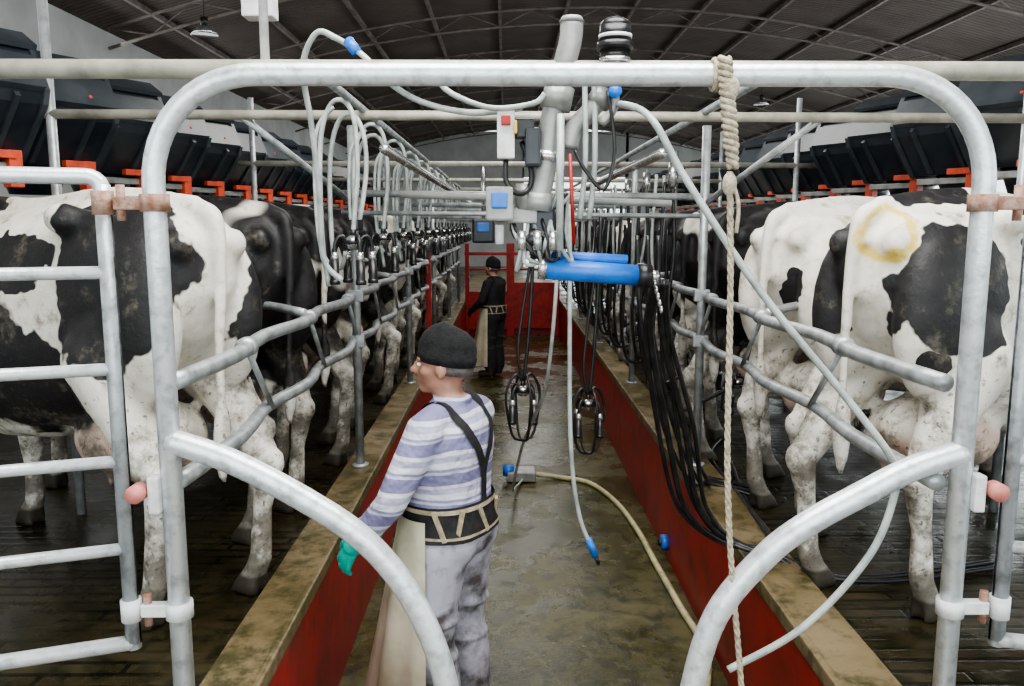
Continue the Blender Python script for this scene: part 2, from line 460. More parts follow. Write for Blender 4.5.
# ------------------------------------------------------------------ feeders
b = MB()
prof = [(-.24,.20), (-.22,.25), (.14,.25), (.22,.20), (.31,.02), (.29,-.04), (.10,-.26), (-.18,-.26), (-.24,-.2)]
b.prism(prof, -.23, .23, 0)
b.prism([(-.26,.235), (-.24,.28), (.15,.28), (.25,.215), (.24,.195), (-.26,.20)], -.255, .255, 1)
for y0, y1 in ((-.25,-.225), (.225,.25)): b.prism([(q[0]*1.05, q[1]*1.05) for q in prof], y0, y1, 1)
b.prism([(.225,.17), (.25,.17), (.33,.03), (.31,.01)], -.23, .23, 1)
for y in (-.11, .11): b.prism([(.31,.0), (.325,-.02), (.125,-.255), (.10,-.25)], y-.012, y+.012, 1)
b.box((.12, .0, -.30), (.05, .36, .035), 3, .004)
b.box((.14, .17, -.31), (.06, .06, .16), 2, .004); b.box((.16, .10, -.25), (.04, .14, .035), 2, .004)
b.ell((.300, .10, .07), (.012,.012,.012), 2)
b.loft([((-.05,0,-.25),(.14,0,0),(0,.17,0)), ((-.05,0,-.40),(.09,0,0),(0,.12,0))], 0, 16)
fm = b.mesh('cow_feeder', [FEEDM, FEEDLID, ORED, GREYP])
for sg in (-1, 1):
    y = 3.3
    while y < 16:
        a = (math.pi+.5) if sg == 1 else -.5
        place('cow_feeder', fm, (FX[sg], y, 2.12), a, None, 1.12); y += .73

# ------------------------------------------------------------------ cows
def cow_mesh(name, sh, headdrop):
    b = MB()
    secs = [(-.02,1.36,1.14,.09), (.05,1.43,1.00,.19), (.16,1.465,.88,.245), (.32,1.49,.80,.275), (.48,1.495,.72,.27), (.64,1.475,.63,.30),
            (.85,1.46,.555,.345), (1.08,1.45,.53,.36), (1.3,1.45,.55,.33), (1.48,1.475,.60,.275), (1.64,1.47,.68,.22), (1.78,1.43,.80,.16)]
    sec2 = []
    for x, t, bo, w in secs:
        sec2.append(((x,0,(t+bo)/2), (0,w,0), (0,0,(t-bo)/2)))
    b.loft(sec2, 0, 32, True, .82)
    b.tube([(.05,0,1.455), (.5,0,1.495), (1.0,0,1.465), (1.5,0,1.49)], .035)
    for s in (-1, 1):
        b.ell((.42, s*.245, 1.41), (.075,.055,.055))
        b.tube([(.42, s*.22, 1.41), (.02, s*.11, 1.33)], [.045,.04])
        b.ell((.010, s*.11, 1.325), (.055,.045,.055))
        b.ell((.16, s*.17, 1.08), (.19,.105,.30))
        b.ell((.30, s*.20, .93), (.20,.10,.22))
        b.ell((1.50, s*.20, 1.05), (.17,.09,.33))
        d = sh*s
        b.chain([(.32,s*.205,.93), (.14+d*.5,s*.2,.68), (.02+d,s*.19,.52)], [.130,.082,.052])
        b.ell((-.010+d, s*.19, .53), (.042,.040,.058))
        b.chain([(.02+d,s*.19,.52), (.06+d,s*.19,.34), (.08+d,s*.19,.15), (.12+d,s*.19,.075)], [.052,.035,.043,.042])
        for q in (-1, 1):
            b.loft([((.15+d, s*.19+q*.028,0), (.075,0,0), (0,.03,0)), ((.135+d, s*.19+q*.026,.05), (.058,0,0), (0,.028,0)), ((.12+d, s*.19+q*.018,.09), (.04,0,0), (0,.026,0))], 0, 14)
        e = -sh*s*.6
        b.chain([(1.50,s*.18,.86), (1.46+e*.3,s*.165,.68), (1.48+e*.6,s*.16,.43), (1.47+e,s*.16,.28), (1.475+e,s*.16,.14), (1.51+e,s*.16,.07)], [.12,.082,.056,.038,.044,.042])
        for q in (-1, 1):
            b.loft([((1.54+e, s*.16+q*.028,0), (.07,0,0), (0,.03,0)), ((1.525+e, s*.16+q*.026,.05), (.055,0,0), (0,.028,0)), ((1.51+e, s*.16+q*.018,.09), (.038,0,0), (0,.026,0))], 0, 14)
        b.ell((.33, s*.09, .60), (.13,.085,.13)); b.ell((.52, s*.085, .60), (.16,.085,.12))
        b.chain([(.30,s*.09,.50), (.30,s*.095,.43)], [.022,.013]); b.chain([(.50,s*.085,.50), (.50,s*.09,.43)], [.022,.013])
        hz = headdrop
        b.ell((2.10, s*.17, 1.36+hz), (.035,.10,.05), rot=Matrix.Rotation(-s*.25, 3, 'X'))
        b.ell((2.24, s*.085, 1.29+hz), (.05,.03,.04))
    b.ell((.44,0,.64), (.27,.15,.14))
    h = headdrop
    b.loft([((1.60,0,1.15),(0,.19,0),(-.05,0,.31)), ((1.80,0,1.22+h*.4),(0,.13,0),(-.07,0,.22)), ((1.98,0,1.30+h*.8),(0,.10,0),(-.06,0,.165)), ((2.14,0,1.33+h),(0,.085,0),(-.03,0,.13))], 0, 20)
    b.loft([((2.08,0,1.40+h),(0,.07,0),(.06,0,.05)), ((2.16,0,1.33+h),(0,.115,0),(.10,0,.09)), ((2.27,0,1.22+h),(0,.105,0),(.10,0,.085)), ((2.38,0,1.10+h),(0,.075,0),(.075,0,.06)),
            ((2.47,0,1.0+h),(0,.08,0),(.07,0,.055)), ((2.51,0,.955+h),(0,.06,0),(.05,0,.04))], 0, 20)
    b.tube([(.04,0,1.44), (-.045,0,1.40), (-.065,.01,1.2), (-.055,.02,.95), (-.05,.02,.75)], [.04,.030,.023,.019,.018], 0, 10)
    b.tube([(-.05,.02,.80), (-.05,.02,.70), (-.045,.02,.60), (-.04,.02,.50)], [.018,.032,.030,.010], 0, 10)
    me = remesh(b, .0165, 3, name)
    me.materials.append(BLACK)
    return me
CM = [cow_mesh('cow_a', .05, -.04), cow_mesh('cow_b', -.07, -.12)]
L1 = cow_mat('cow_coat_patch_l1', 'blobs', [((.20,.24,1.24),(.27,.27,.34)), ((.72,.3,.80),(.40,.28,.31)), ((.80,.28,1.26),(.30,.3,.13)), ((.1,-.3,1.1),(.2,.2,.3)), ((1.3,-.1,1.3),(.2,.5,.3))])
R1 = cow_mat('cow_coat_patch_r1', 'blobs', [((.17,-.25,1.19),(.22,.24,.26)), ((-.02,.17,1.23),(.16,.14,.28)), ((.28,.0,1.5),(.26,.15,.10)), ((.05,-.3,.91),(.09,.14,.08)), ((1.0,-.3,.9),(.3,.3,.3)), ((.8,.3,1.2),(.3,.3,.3)), ((.62,-.3,1.25),(.14,.2,.25))], ring=(-.005,-.07,1.37))
R2 = cow_mat('cow_coat_patch_r2', 'blobs', [((.05,-.1,1.12),(.06,.1,.08)), ((.15,-.22,1.28),(.06,.1,.07)), ((.6,-.25,1.38),(.14,.2,.10)), ((1.2,0,1.2),(.3,.5,.3)), ((.5,-.3,.9),(.1,.2,.1))])
DK = cow_mat('cow_coat_mostly_black', 'noise', lo=.63, scale=1.3, seed=3.)
MX = cow_mat('cow_coat_mixed', 'noise', lo=.52, scale=1.7, seed=8.)
LT = cow_mat('cow_coat_mostly_white', 'noise', lo=.42, scale=1.9, seed=5.)
def put_cow(i, x, y, ang, m):
    o = place('cow', CM[i % 2], (x, y, 0), ang, None, 1.08)
    o.material_slots[0].link = 'OBJECT'; o.material_slots[0].material = m
seqL = [L1, DK, DK, MX, DK, LT, DK, MX, DK, MX, LT, DK, MX, DK]
seqR = [R1, R2, DK, MX, DK, DK, MX, LT, DK, MX, DK, MX, DK, MX]
for i in range(14):
    jx = random.uniform(-.03, .03); ja = random.uniform(-.04, .04)
    put_cow(i, -1.07+jx, 3.0+.9*i, math.radians(150)+ja, seqL[i])
    jx = random.uniform(-.03, .03); ja = random.uniform(-.04, .04)
    put_cow(i+1, 1.33+jx, 3.05+.9*i, math.radians(30)+ja, seqR[i])

# ------------------------------------------------------------------ milking clusters
def cluster(b, c, mats=(0, 1, 2)):
    x, y, z = c; K, S, H = mats
    b.ell((x, y, z), (.04,.04,.035), S); b.cyl((x, y, z-.005), (x, y, z+.012), .045, K)
    b.cyl((x, y, z+.03), (x, y, z+.06), .014, K)
    for q in range(4):
        a = math.pi/4+q*math.pi/2; ca, sa = math.cos(a), math.sin(a)
        p = lambda r, dz: (x+ca*r, y+sa*r, z+dz)
        b.tube([p(.03,.01), p(.06,.03), p(.085,.0), p(.088,-.05)], .009, K, 8, 4)
        b.tube([p(.088,-.04), p(.088,-.06), p(.09,-.085)], [.014,.018,.019], S, 10, 1)
        b.tube([p(.089,-.075), p(.09,-.16), p(.09,-.17)], [.0195,.020,.024], K, 10, 1)
        b.tube([p(.09,-.165), p(.09,-.185)], [.024,.024], K, 10, 1)
b = MB()
for dy, dz in ((0, 0), (.09, -.05)):
    b.tube([(-.10,dy,1.22), (-.125,dy,1.45), (-.12,dy,1.85+dz), (-.07,dy,2.02+dz), (0,dy,2.045+dz), (.05,dy,1.96+dz), (.06,dy,1.75), (.04,dy*.7,1.55), (.03,dy*.3,1.46)], .0115, 2, 8, 5)
b.tube([(.0,-.02,1.38), (-.05,.02,1.30), (-.12,.0,1.36), (-.15,.0,1.55), (-.14,0,1.9), (-.05,0,2.02)], .010, 2, 8, 5)
b.tube([(.03,0,1.46), (.0,-.02,1.40)], .012, 0, 8, 1)
b.tube([(-.02,.0,1.45), (-.07,.02,1.40), (-.09,.0,1.30)], .012, 0, 8, 4)
cluster(b, (.03, 0, 1.42)); b.box((.03, .03, 1.50), (.05,.06,.05), 0, .008)
clm = b.mesh('milking_cluster', [BLACK, STEEL, HOSE])
for i in range(13): place('milking_cluster', clm, (-.72, 3.75+.9*i, 0), random.uniform(-.3,.3))
b = MB()
b.tube([(0,0,1.75), (.02,0,1.3), (-.03,.03,.85), (.02,.08,.45), (.12,.1,.35), (.3,.12,.42), (.48,.1,.52)], .013, 0, 8, 5)
b.tube([(-.04,.02,1.75), (-.06,.02,1.3), (-.08,.06,.8), (-.02,.12,.5), (.03,.2,.8), (.03,.2,1.5)], .011, 0, 8, 5)
b.tube([(-.07,.1,1.80), (-.09,.1,1.4), (-.05,.15,1.15), (0,.2,1.45), (0,.2,1.80)], .010, 2, 8, 5)
cluster(b, (.48,.1,.52)); b.cyl((0,0,1.72), (0,0,1.86), .025, 1)
crm = b.mesh('milking_hose_set', [BLACK, STEEL, HOSE])
for i in range(12): place('milking_hose_set', crm, (.98, 4.9+.9*i, 0), random.uniform(-.2,.2))

def hang(x, y, z, top):
    b = MB(); cluster(b, (0,0,0))
    for q in range(4):
        a = q*math.pi/2+.4
        b.tube([(0,0,.05), (.05*math.cos(a), .05*math.sin(a), .10), (.11*math.cos(a), .11*math.sin(a), -.02), (.07*math.cos(a), .07*math.sin(a), -.26), (.0, .0, -.30)], .008, 0, 7, 4)
    b.tube([(0,0,.05), (.02,0,.2), (.05,.02,(top-z)*.6), (.06,.02,top-z)], .011, 0, 8, 5)
    b.tube([(0,0,.05), (-.03,0,.25), (.02,.03,(top-z)*.6), (.09,.03,top-z)], .009, 0, 8, 5)
    b.obj('hanging_milking_cluster', [BLACK, STEEL, HOSE], (x, y, z))
hang(.10, 4.75, .53, 1.56); hang(.49, 4.78, .44, 1.56)

# ------------------------------------------------------------------ central milk meter station
b = MB()
CY = 2.66
b.tube([(.205,CY,2.12), (.20,CY,2.06), (.165,CY,1.93), (.14,CY,1.80), (.125,CY,1.68), (.10,CY,1.56)], .036, 0, 18, 4)
b.tube([(.205,CY,2.125), (.205,CY,2.14)], [.040,.03], 0, 18, 1)
b.cyl((.155,CY,1.86), (.17,CY,1.93), .048, 0); b.cyl((.10,CY,1.545), (.105,CY,1.60), .047, 0)
b.cyl((.13,CY,1.70), (.134,CY,1.73), .044, 8)
b.tube([(.30,CY,1.90), (.27,CY,1.86), (.215,CY,1.80), (.20,CY,1.74)], .03, 0, 14, 4)
b.cyl((.285,CY,1.875), (.315,CY,1.92), .038, 0)
for dx in (0, .03):
    b.tube([(.245+dx,CY-.02,1.98), (.25+dx,CY-.03,1.7), (.235+dx,CY-.02,1.52)], .009, 5, 8, 4)
b.tube([(.17,CY-.05,1.84),(.17,CY-.05,1.42)], .012, 5, 8, 1)
b.tube([(.20,CY-.05,1.72),(.215,CY-.05,1.44)], .006, 7, 8, 1)
J = V((.335, CY-.05, 2.03))
def ring(z0, r0, z1, r1, m): b.loft([(J+V((0,0,z0)),(r0,0,0),(0,r0,0)), (J+V((0,0,z1)),(r1,0,0),(0,r1,0))], m, 24)
ring(-.06,.040,.0,.048,1); ring(-.045,.0455,-.025,.049,8); ring(0,.056,.022,.056,1); ring(.022,.050,.07,.048,1); b.ell(J+V((0,0,.07)), (.048,.048,.028), 1)
ring(.034,.0515,.044,.0515,4); ring(-.10,.02,-.06,.03,1)
b.tube([J+V((0,0,-.09)), J+V((0,0,-.17)), J+V((-.04,0,-.22))], .014, 0, 10, 4)
b.cyl(J+V((.0,-.03,-.125)), J+V((.0,.03,-.125)), .02, 2)
b.tube([J+V((-.02,0,-.12)), J+V((.0,-.03,-.30)), J+V((-.03,-.03,-.42)), J+V((-.09,-.02,-.36)), J+V((-.12,0,-.3))], .006, 1, 8, 5)
b.box((.0,CY-.02,1.78), (.055,.06,.15), 4, .006); b.box((.0,CY-.055,1.82), (.03,.02,.03), 3, .004); b.box((.03,CY-.055,1.80), (.010,.02,.04), 6, .003)
b.box((.06,CY,1.80), (.06,.05,.06), 1, .006); b.box((.085,CY-.03,1.74), (.05,.05,.12), 10, .01)
b.tube([(.0,CY-.03,1.70), (.0,CY-.05,1.64), (.03,CY-.05,1.60), (.07,CY-.03,1.61), (.08,CY-.02,1.67), (.05,CY,1.76)], .009, 1, 8, 5)
b.box((-.02,CY-.06,1.565), (.085,.05,.105), 9, .008); b.box((-.02,CY-.09,1.575), (.05,.012,.05), 2, .006)
b.cyl((-.02,CY-.04,1.50), (-.02,CY-.04,1.44), .014, 4); b.box((.05,CY,1.53), (.10,.04,.05), 9, .006)
b.cyl((-.35,CY+.1,1.60), (.55,CY+.1,1.57), .012, 0)
rr_ = random.Random(3)
for k in range(14):
    q = lambda a: rr_.uniform(-a, a)
    b.tube([(.03+.014*k,CY+.04+q(.03),1.60), (.02+.012*k+q(.03),CY+.0,1.50+q(.03)), (.04+.010*k+q(.03),CY-.03,1.42+q(.04)), (.06+.010*k+q(.03),CY+.0,1.39+q(.04)), (.09+.008*k,CY+.03,1.48), (.10+.008*k,CY+.06,1.60)], .0065, (5, 1, 1, 5, 0)[k % 5], 7, 4)
b.cyl((.07,CY-.0,1.47), (.10,CY-.0,1.44), .035, 1); b.box((.12,CY+.03,1.50), (.08,.08,.10), 10, .01)
for k in range(3): b.cyl((.05+.05*k,CY-.04,1.42), (.05+.05*k,CY-.03,1.48), .014, 8)
b.cyl((.06,CY,1.63), (.06,CY,1.55), .03, 9)
b.tube([(-.15,CY-.02,2.0), (-.2,CY-.02,1.93), (-.06,CY-.05,1.86), (.08,CY-.05,1.87), (.12,CY-.05,1.90)], .009, 5, 8, 6)
b.tube([(-.60,3.0,1.30), (-.66,2.98,1.38), (-.66,2.95,1.6), (-.67,2.9,1.85), (-.68,2.85,2.02), (-.62,2.8,2.12), (-.55,2.78,2.10), (-.46,2.75,2.04), (-.36,2.7,1.94), (-.25,2.68,1.88), (-.1,2.66,1.85), (.05,2.62,1.86)], .010, 5, 8, 6)
b.cyl((-.51,2.77,2.09), (-.48,2.75,2.05), .018, 2)
b.obj('milk_meter_station', [GREYP, BLACK, BLUE, REDP, WHITE, HOSE, YEL, REDP, STEEL, GREYP, FEEDM])

b = MB()
b.cyl((.125,2.66,1.36), (.44,2.70,1.335), .034, 0, 20); b.cyl((.105,2.66,1.362), (.13,2.66,1.36), .037, 2, 20)
b.cyl((.43,2.70,1.336), (.475,2.705,1.333), .04, 1, 20); b.cyl((.475,2.705,1.333), (.50,2.71,1.331), .02, 2)
b.cyl((.13,2.70,1.40), (.40,2.72,1.385), .018, 0, 14)
for k in range(5): b.ell((.49+.006*k, 2.70, 1.31-.022*k), (.006,.012,.014), 2)
b.tube([(.17,2.66,1.39),(.17,2.66,1.5)], .01, 2, 8, 1)
b.obj('cluster_remover_cylinder', [BLUE, BLACK, STEEL])
b = MB()
for k in range(5):
    o = k*.020; w = random.uniform(-.03,.03)
    P = [(.50+o*.5,2.75,1.31), (.54+o+w,3.0,1.10), (.62+o*1.8,3.25,.70+w), (.74+o*1.5,3.4,.32+w), (.93+o,3.45,.12), (1.13+o,3.4+o,.085)]
    if k < 2: P += [(1.30+o,3.3+o*1.4,.03), (1.6,3.25+o*2,.02), (2.2,3.4+o*3,.02)]
    else: P += [(1.30,3.6+.35*k,.03), (1.32+.05*k,4.4+.3*k,.02)]
    b.tube(P, .013 if k % 2 else .010, 0, 8, 6)
for k in range(3):
    o = k*.05
    b.tube([(.62+o,3.9,1.45), (.66+o,3.95,1.0), (.80+o*1.4,4.1,.5-o), (1.0+o,4.3,.12), (1.15,4.4+o,.075), (1.4,4.3+o*2,.02)], .011, 0, 8, 6)
b.obj('black_hose_bundle', [BLACK])

b = MB()
b.tube([(.34,2.66,1.88), (.40,2.35,1.80), (.50,2.3,1.62), (.70,2.25,1.32), (.94,2.22,1.03), (1.07,2.2,.86), (1.09,2.2,.78), (1.03,2.2,.58), (.85,2.2,.36), (.64,2.2,.23)], .0105, 0, 10, 8)
b.obj('pale_milk_hose', [HOSE])
b = MB()
b.tube([(.245,3.2,1.60), (.25,3.2,1.2), (.255,3.2,.75), (.27,3.2,.5), (.30,3.2,.32), (.345,3.2,.20)], .009, 0, 10, 6)
b.tube([(.335,3.2,.23), (.365,3.2,.155)], .015, 1, 10, 1); b.tube([(.365,3.2,.155), (.38,3.2,.12)], .008, 2, 8, 1)
b.obj('hanging_wash_hose', [HOSE, BLUE, BLACK])
b = MB()
b.tube([(.245,4.0,1.75), (.25,4.0,1.3), (.225,4.1,.85), (.20,4.3,.6), (.16,4.6,.40), (.10,5.2,.05), (.05,5.9,-.45), (.08,6.4,-.60), (.15,6.7,-.62)], .010, 0, 10, 6)
b.box((.13,6.75,-.60), (.24,.2,.08), 2, .01); b.cyl((.02,6.72,-.60), (.02,6.72,-.52), .05, 1)
b.tube([(.25,6.75,-.60), (.45,6.75,-.63), (.7,6.6,-.635), (.86,6.1,-.635), (.93,5.5,-.635), (.95,5.0,-.635), (.98,4.4,-.635), (1.0,3.8,-.635), (.8,3.2,-.635)], .020, 3, 10, 6)
b.obj('floor_hose', [HOSE, BLUE, GREYP, HOSEY])
b = MB()
b.cyl((WR-.04,5.1,-.55),(WR,5.1,-.55),.05,0); b.cyl((WR-.06,5.1,-.55),(WR-.03,5.1,-.55),.025,1)
b.obj('blue_wall_valve', [BLUE, BLACK])

# far end red gate
b = MB()
for x in (-.75, .05, .12, 1.0): b.box((x, 15.9, .25), (.08,.09,1.8), 0, .006)
b.box((-.35,15.9,-.15),(.8,.05,.75),0,.01); b.box((.56,15.9,-.05),(.88,.05,.9),0,.01)
b.box((.12,15.9,.95),(1.84,.06,.06),0,.006); b.box((.12,15.9,.65),(1.84,.04,.04),0,.006)
b.obj('red_exit_gate', [REDP])
b = MB()
b.box((0,0,.62),(.06,.06,1.24),0,.006); b.box((0,0,.01),(.12,.12,.02),0,.004); b.box((0,0,1.25),(.075,.075,.02),0,.004)
b.obj('red_post', [REDP], (-.87, 9.2, .06))
b = MB(); b.box((0,0,0),(.20,.14,.22),0,.02); b.box((0,-.08,.03),(.11,.02,.08),1,.005); b.cyl((0,0,.1),(0,0,.58),.02,2)
b.obj('control_panel', [FEEDM, BLUE, STEEL], (-.2, 7.4, 1.45))

# ------------------------------------------------------------------ people
def stripes():
    m, nt, b = newmat('striped_sweater'); tc = nd(nt, 'ShaderNodeTexCoord'); co = tc.outputs['Object']
    sp = nd(nt, 'ShaderNodeSeparateXYZ'); nt.links.new(co, sp.inputs[0])
    n = noise(nt, co, 5, 2)
    z = math_(nt, 'ADD', sp.outputs[2], math_(nt, 'MULTIPLY', n.outputs[0], .04))
    f = math_(nt, 'FRACT', math_(nt, 'MULTIPLY', z, 1/.125))
    r = nd(nt, 'ShaderNodeValToRGB'); r.color_ramp.interpolation = 'CONSTANT'; e = r.color_ramp.elements
    cols = [(0,(.22,.21,.37)), (.36,(.52,.52,.62)), (.44,(.27,.26,.42)), (.52,(.64,.64,.70)), (.70,(.40,.40,.54)), (.88,(.64,.64,.70))]
    e[0].position = 0; e[0].color = rgba(cols[0][1]); e[1].position = .36; e[1].color = rgba(cols[1][1])
    for p, c in cols[2:]:
        q = e.new(p); q.color = rgba(c)
    nt.links.new(f, r.inputs[0])
    n2 = noise(nt, co, 18, 5); d = ramp(nt, n2.outputs[0], .5, .8).outputs[0]
    col = mix(nt, math_(nt, 'MULTIPLY', d, .4), r.outputs[0], (.26,.24,.24))
    nt.links.new(col, b.inputs['Base Color']); b.inputs['Roughness'].default_value = .9
    n3 = noise(nt, co, 8, 3); bump(nt, b, n3.outputs[0], .9, .05); return m
SWEAT = stripes()
TROU = mat('muddy_grey_trousers', (.42,.41,.47), (.085,.075,.07), .85, 0, 9, .47, .66, .9, 9)
SKIN = mat('skin', (.44,.23,.165), (.33,.165,.12), .55, 0, 20)
CAP = mat('black_wool_cap', (.005,.005,.006), (.012,.012,.013), .95, 0, 40, .4, .6, .5, 120)
BOOT = mat('rubber_boot', (.03,.03,.028), (.08,.065,.04), .45, 0, 8)
GLOVE = mat('teal_rubber_glove', (.01,.52,.42), (.01,.36,.30), .4, 0, 14)
APR = mat('cream_apron', (.62,.58,.45), (.38,.34,.24), .5, 0, 5, .4, .7, .3, 8)
BELTB = mat('black_webbing', (.010,.010,.012), (.028,.025,.025), .8, 0, 30)
BELTC = mat('beige_webbing', (.46,.38,.26), (.26,.21,.14), .8, 0, 30)
DARKT = mat('dark_jacket', (.008,.009,.012), (.022,.022,.026), .85, 0, 8, .4, .7, .5, 14)
HAIR = mat('grey_hair', (.14,.12,.11), (.07,.06,.06), .9, 0, 60)
EYE = mat('eye_white', (.8,.8,.78), (.7,.7,.68), .3)

def hand(b, w, d, up, thumb):
    w = V(w); d = V(d).normalized(); up = V(up); up = (up-d*up.dot(d)).normalized()
    s = d.cross(up).normalized()
    if s.dot(V(thumb)) < 0: s = -s
    b.chain([w-d*.03, w+d*.01], [.030,.029])
    b.loft([(w, s*.027, up*.021), (w+d*.035, s*.036, up*.021), (w+d*.07, s*.042, up*.018), (w+d*.09, s*.038, up*.014)], 0, 18)
    ln = [.070,.080,.074,.056]
    for i in range(4):
        o = (1.5-i)*.0215
        base = w+d*(.080-abs(1.2-i)*.004)+s*o
        dd = (d+s*(o*1.9)).normalized(); L = ln[i]
        p1 = base+dd*L*.45-up*.004; p2 = p1+(dd*.85-up*.5).normalized()*L*.32; p3 = p2+(dd*.55-up*.8).normalized()*L*.28
        b.chain([base, p1, p2, p3], [.0105,.0098,.0090,.0078])
    t0 = w+d*.022+s*.026; t1 = t0+(d*.6+s*.75-up*.2).normalized()*.036; t2 = t1+(d*.9+s*.35-up*.25).normalized()*.028; t3 = t2+(d*.97+s*.05-up*.3).normalized()*.022
    b.chain([t0, t1, t2, t3], [.017,.0135,.0115,.0095])

def person(name, loc, rz_, arms, look=0., scale=(1,1,1), seedmats=None):
    SW, TR, AP, GL_ = seedmats
    root = bpy.data.objects.new(name, None); root.location = loc; root.rotation_euler = (0,0,rz_); root.scale = scale
    SC.collection.objects.link(root)
    b = MB()
    tor = [(.80,0.0,.125,.17), (.88,-.005,.14,.182), (.96,.005,.142,.178), (1.04,.015,.145,.178), (1.13,.01,.142,.188), (1.22,-.003,.135,.195), (1.30,-.012,.115,.183), (1.355,-.012,.08,.13), (1.39,-.005,.058,.07)]
    b.loft([((cx,0,z),(dx,0,0),(0,wy,0)) for z, cx, dx, wy in tor], 0, 28, True, .9)
    b.chain([(-.005,0,1.36), (.012,0,1.44)], [.058,.054])
    b.tube([(.065*math.cos(a)-.002, .065*math.sin(a), 1.385+.012*math.cos(a)*-1) for a in [i*math.pi/6 for i in range(13)]], .014, 0, 8, 2)
    R = Matrix.Rotation(look, 3, 'Z'); HC = V((.025,0,1.52))
    H = lambda x, y, z: HC+R@V((x,y,z))
    b.ell(H(-.012,0,.022), (.098,.077,.095), rot=R); b.ell(H(.025,0,-.035), (.07,.062,.075), rot=R)
    b.ell(H(.062,0,-.088), (.030,.032,.022), rot=R)
    b.chain([H(.085,0,.022), H(.112,0,-.022)], [.010,.015])
    b.ell(H(.098,0,-.026), (.014,.021,.011), rot=R)
    b.ell(H(.086,0,-.058), (.014,.026,.008), rot=R); b.ell(H(.084,0,-.068), (.013,.022,.008), rot=R)
    b.ell(H(.075,0,.028), (.022,.055,.010), rot=R)
    for s in (-1, 1):
        b.ell(H(-.005, s*.079, -.012), (.020,.009,.032), rot=R)
        b.ell(H(.05, s*.045, -.02), (.03,.022,.025), rot=R)
        b.chain([(-.012,s*.11,1.335), (-.008,s*.175,1.305)], [.062,.070])
        b.chain([(0,s*.085,.84), (.03,s*.105,.62), (.035,s*.11,.45), (.0,s*.11,.30), (-.01,s*.108,.14)], [.118,.108,.094,.088,.082])
        for zz, rr in ((.55,.100), (.40,.095), (.24,.088), (.15,.088)):
            b.ell((.015, s*.108, zz), (rr,rr,.03))
        b.ell((-.05,s*.075,.86), (.092,.09,.11))
        b.chain([(-.01,s*.108,.10), (-.01,s*.108,.07), (.05,s*.115,.05), (.14,s*.13,.042)], [.06,.055,.048,.044])
        el, wr, hd = arms[s]
        b.chain([(-.008,s*.175,1.300), tuple((V((-.008,s*.18,1.30))+V(el))*.5), el, tuple((V(el)+V(wr))*.5), wr], [.070,.062,.055,.050,.040])
    me = remesh(b, .0095, 3, name+'_body')
    for m in (SW, TR, SKIN, BOOT, GL_): me.materials.append(m)
    for p in me.polygons:
        c = p.center; k = 0
        armd = min((c-V(arms[s][1])).length for s in (-1, 1))
        if c.z > 1.41 and abs(c.y) < .12: k = 2
        elif c.z < .115: k = 3
        elif abs(c.y) < .23 and c.z < .93 and armd > .10: k = 1
        else: k = 0
        if armd < .075: k = 4
        p.material_index = k
    place('body', me, parent=root)
    for s in (-1, 1):
        hb = MB(); el, wr, hd = arms[s]
        d = V(wr)-V(el); d = (d.normalized()*.5+V(hd).normalized()*.9)
        hand(hb, wr, d, V((.3,s*.9,.2)), V((.8,-s*.3,.3)))
        hb.tube([V(wr)-(V(wr)-V(el)).normalized()*.12, wr], [.053,.036], 0, 14, 1)
        hm = remesh(hb, .0038, 2, name+'_hand'); hm.materials.append(GL_)
        place('glove_left' if s > 0 else 'glove_right', hm, parent=root)
    bvh = BVHTree.FromPolygons([v.co for v in me.vertices], [tuple(p.vertices) for p in me.polygons])
    cb = MB()
    cs = []
    for z, rx, ry, ox in ((.000,.102,.084,-.012), (.03,.108,.090,-.014), (.034,.105,.086,-.014), (.07,.104,.086,-.016), (.105,.090,.074,-.020), (.130,.062,.052,-.024), (.145,.028,.024,-.028)):
        cs.append((H(ox, 0, z+.008), R@V((rx,0,.015)), R@V((0,ry,0))))
    cb.loft(cs, 0, 30)
    cb.loft([(H(-.03,0,-.03), R@V((.075,0,.01)), R@V((0,.074,0))), (H(-.02,0,.015), R@V((.092,0,.012)), R@V((0,.079,0)))], 1, 26)
    for s in (-1, 1): cb.ell(H(.082, s*.031, .006), (.009,.011,.008), 2, nu=10, nv=6); cb.ell(H(.089, s*.031, .006), (.004,.005,.005), 0, nu=8, nv=5)
    cb.obj('cap_and_hair', [CAP, HAIR, EYE], parent=root)
    def wrap(z0, z1, off, m, bb):
        rows = []
        for z in [z0+(z1-z0)*i/3 for i in range(4)]:
            row = []
            for k in range(40):
                a = 2*math.pi*k/40; dr = V((math.cos(a), math.sin(a), 0))
                hit = bvh.ray_cast(V((0,0,z)), dr)
                r = min((hit[0]-V((0,0,z))).length if hit[0] else .15, .190)
                row.append(V((0,0,z))+dr*(r+off))
            rows.append(row)
        vs = [p for r_ in rows for p in r_]; fs = []
        for i in range(3):
            for k in range(40):
                k2 = (k+1) % 40; fs.append((i*40+k, i*40+k2, (i+1)*40+k2, (i+1)*40+k))
        bb.add(vs, fs, m)
    ab = MB()
    wrap(.885, 1.02, .010, 0, ab); wrap(.995, 1.012, .014, 1, ab); wrap(.90, .91, .014, 1, ab)
    for a in (-2.5, -1.9, 1.9, 2.3, 3.0):
        dr = V((math.cos(a), math.sin(a), 0)); h0 = bvh.ray_cast(V((0,0,.95)), dr)[0]
        if h0: ab.box(h0+dr*.010, (.012,.018,.12), 1, .003, Matrix.Rotation(a, 3, 'Z')@Matrix.Rotation(.5*math.sin(a*7), 3, 'X'))
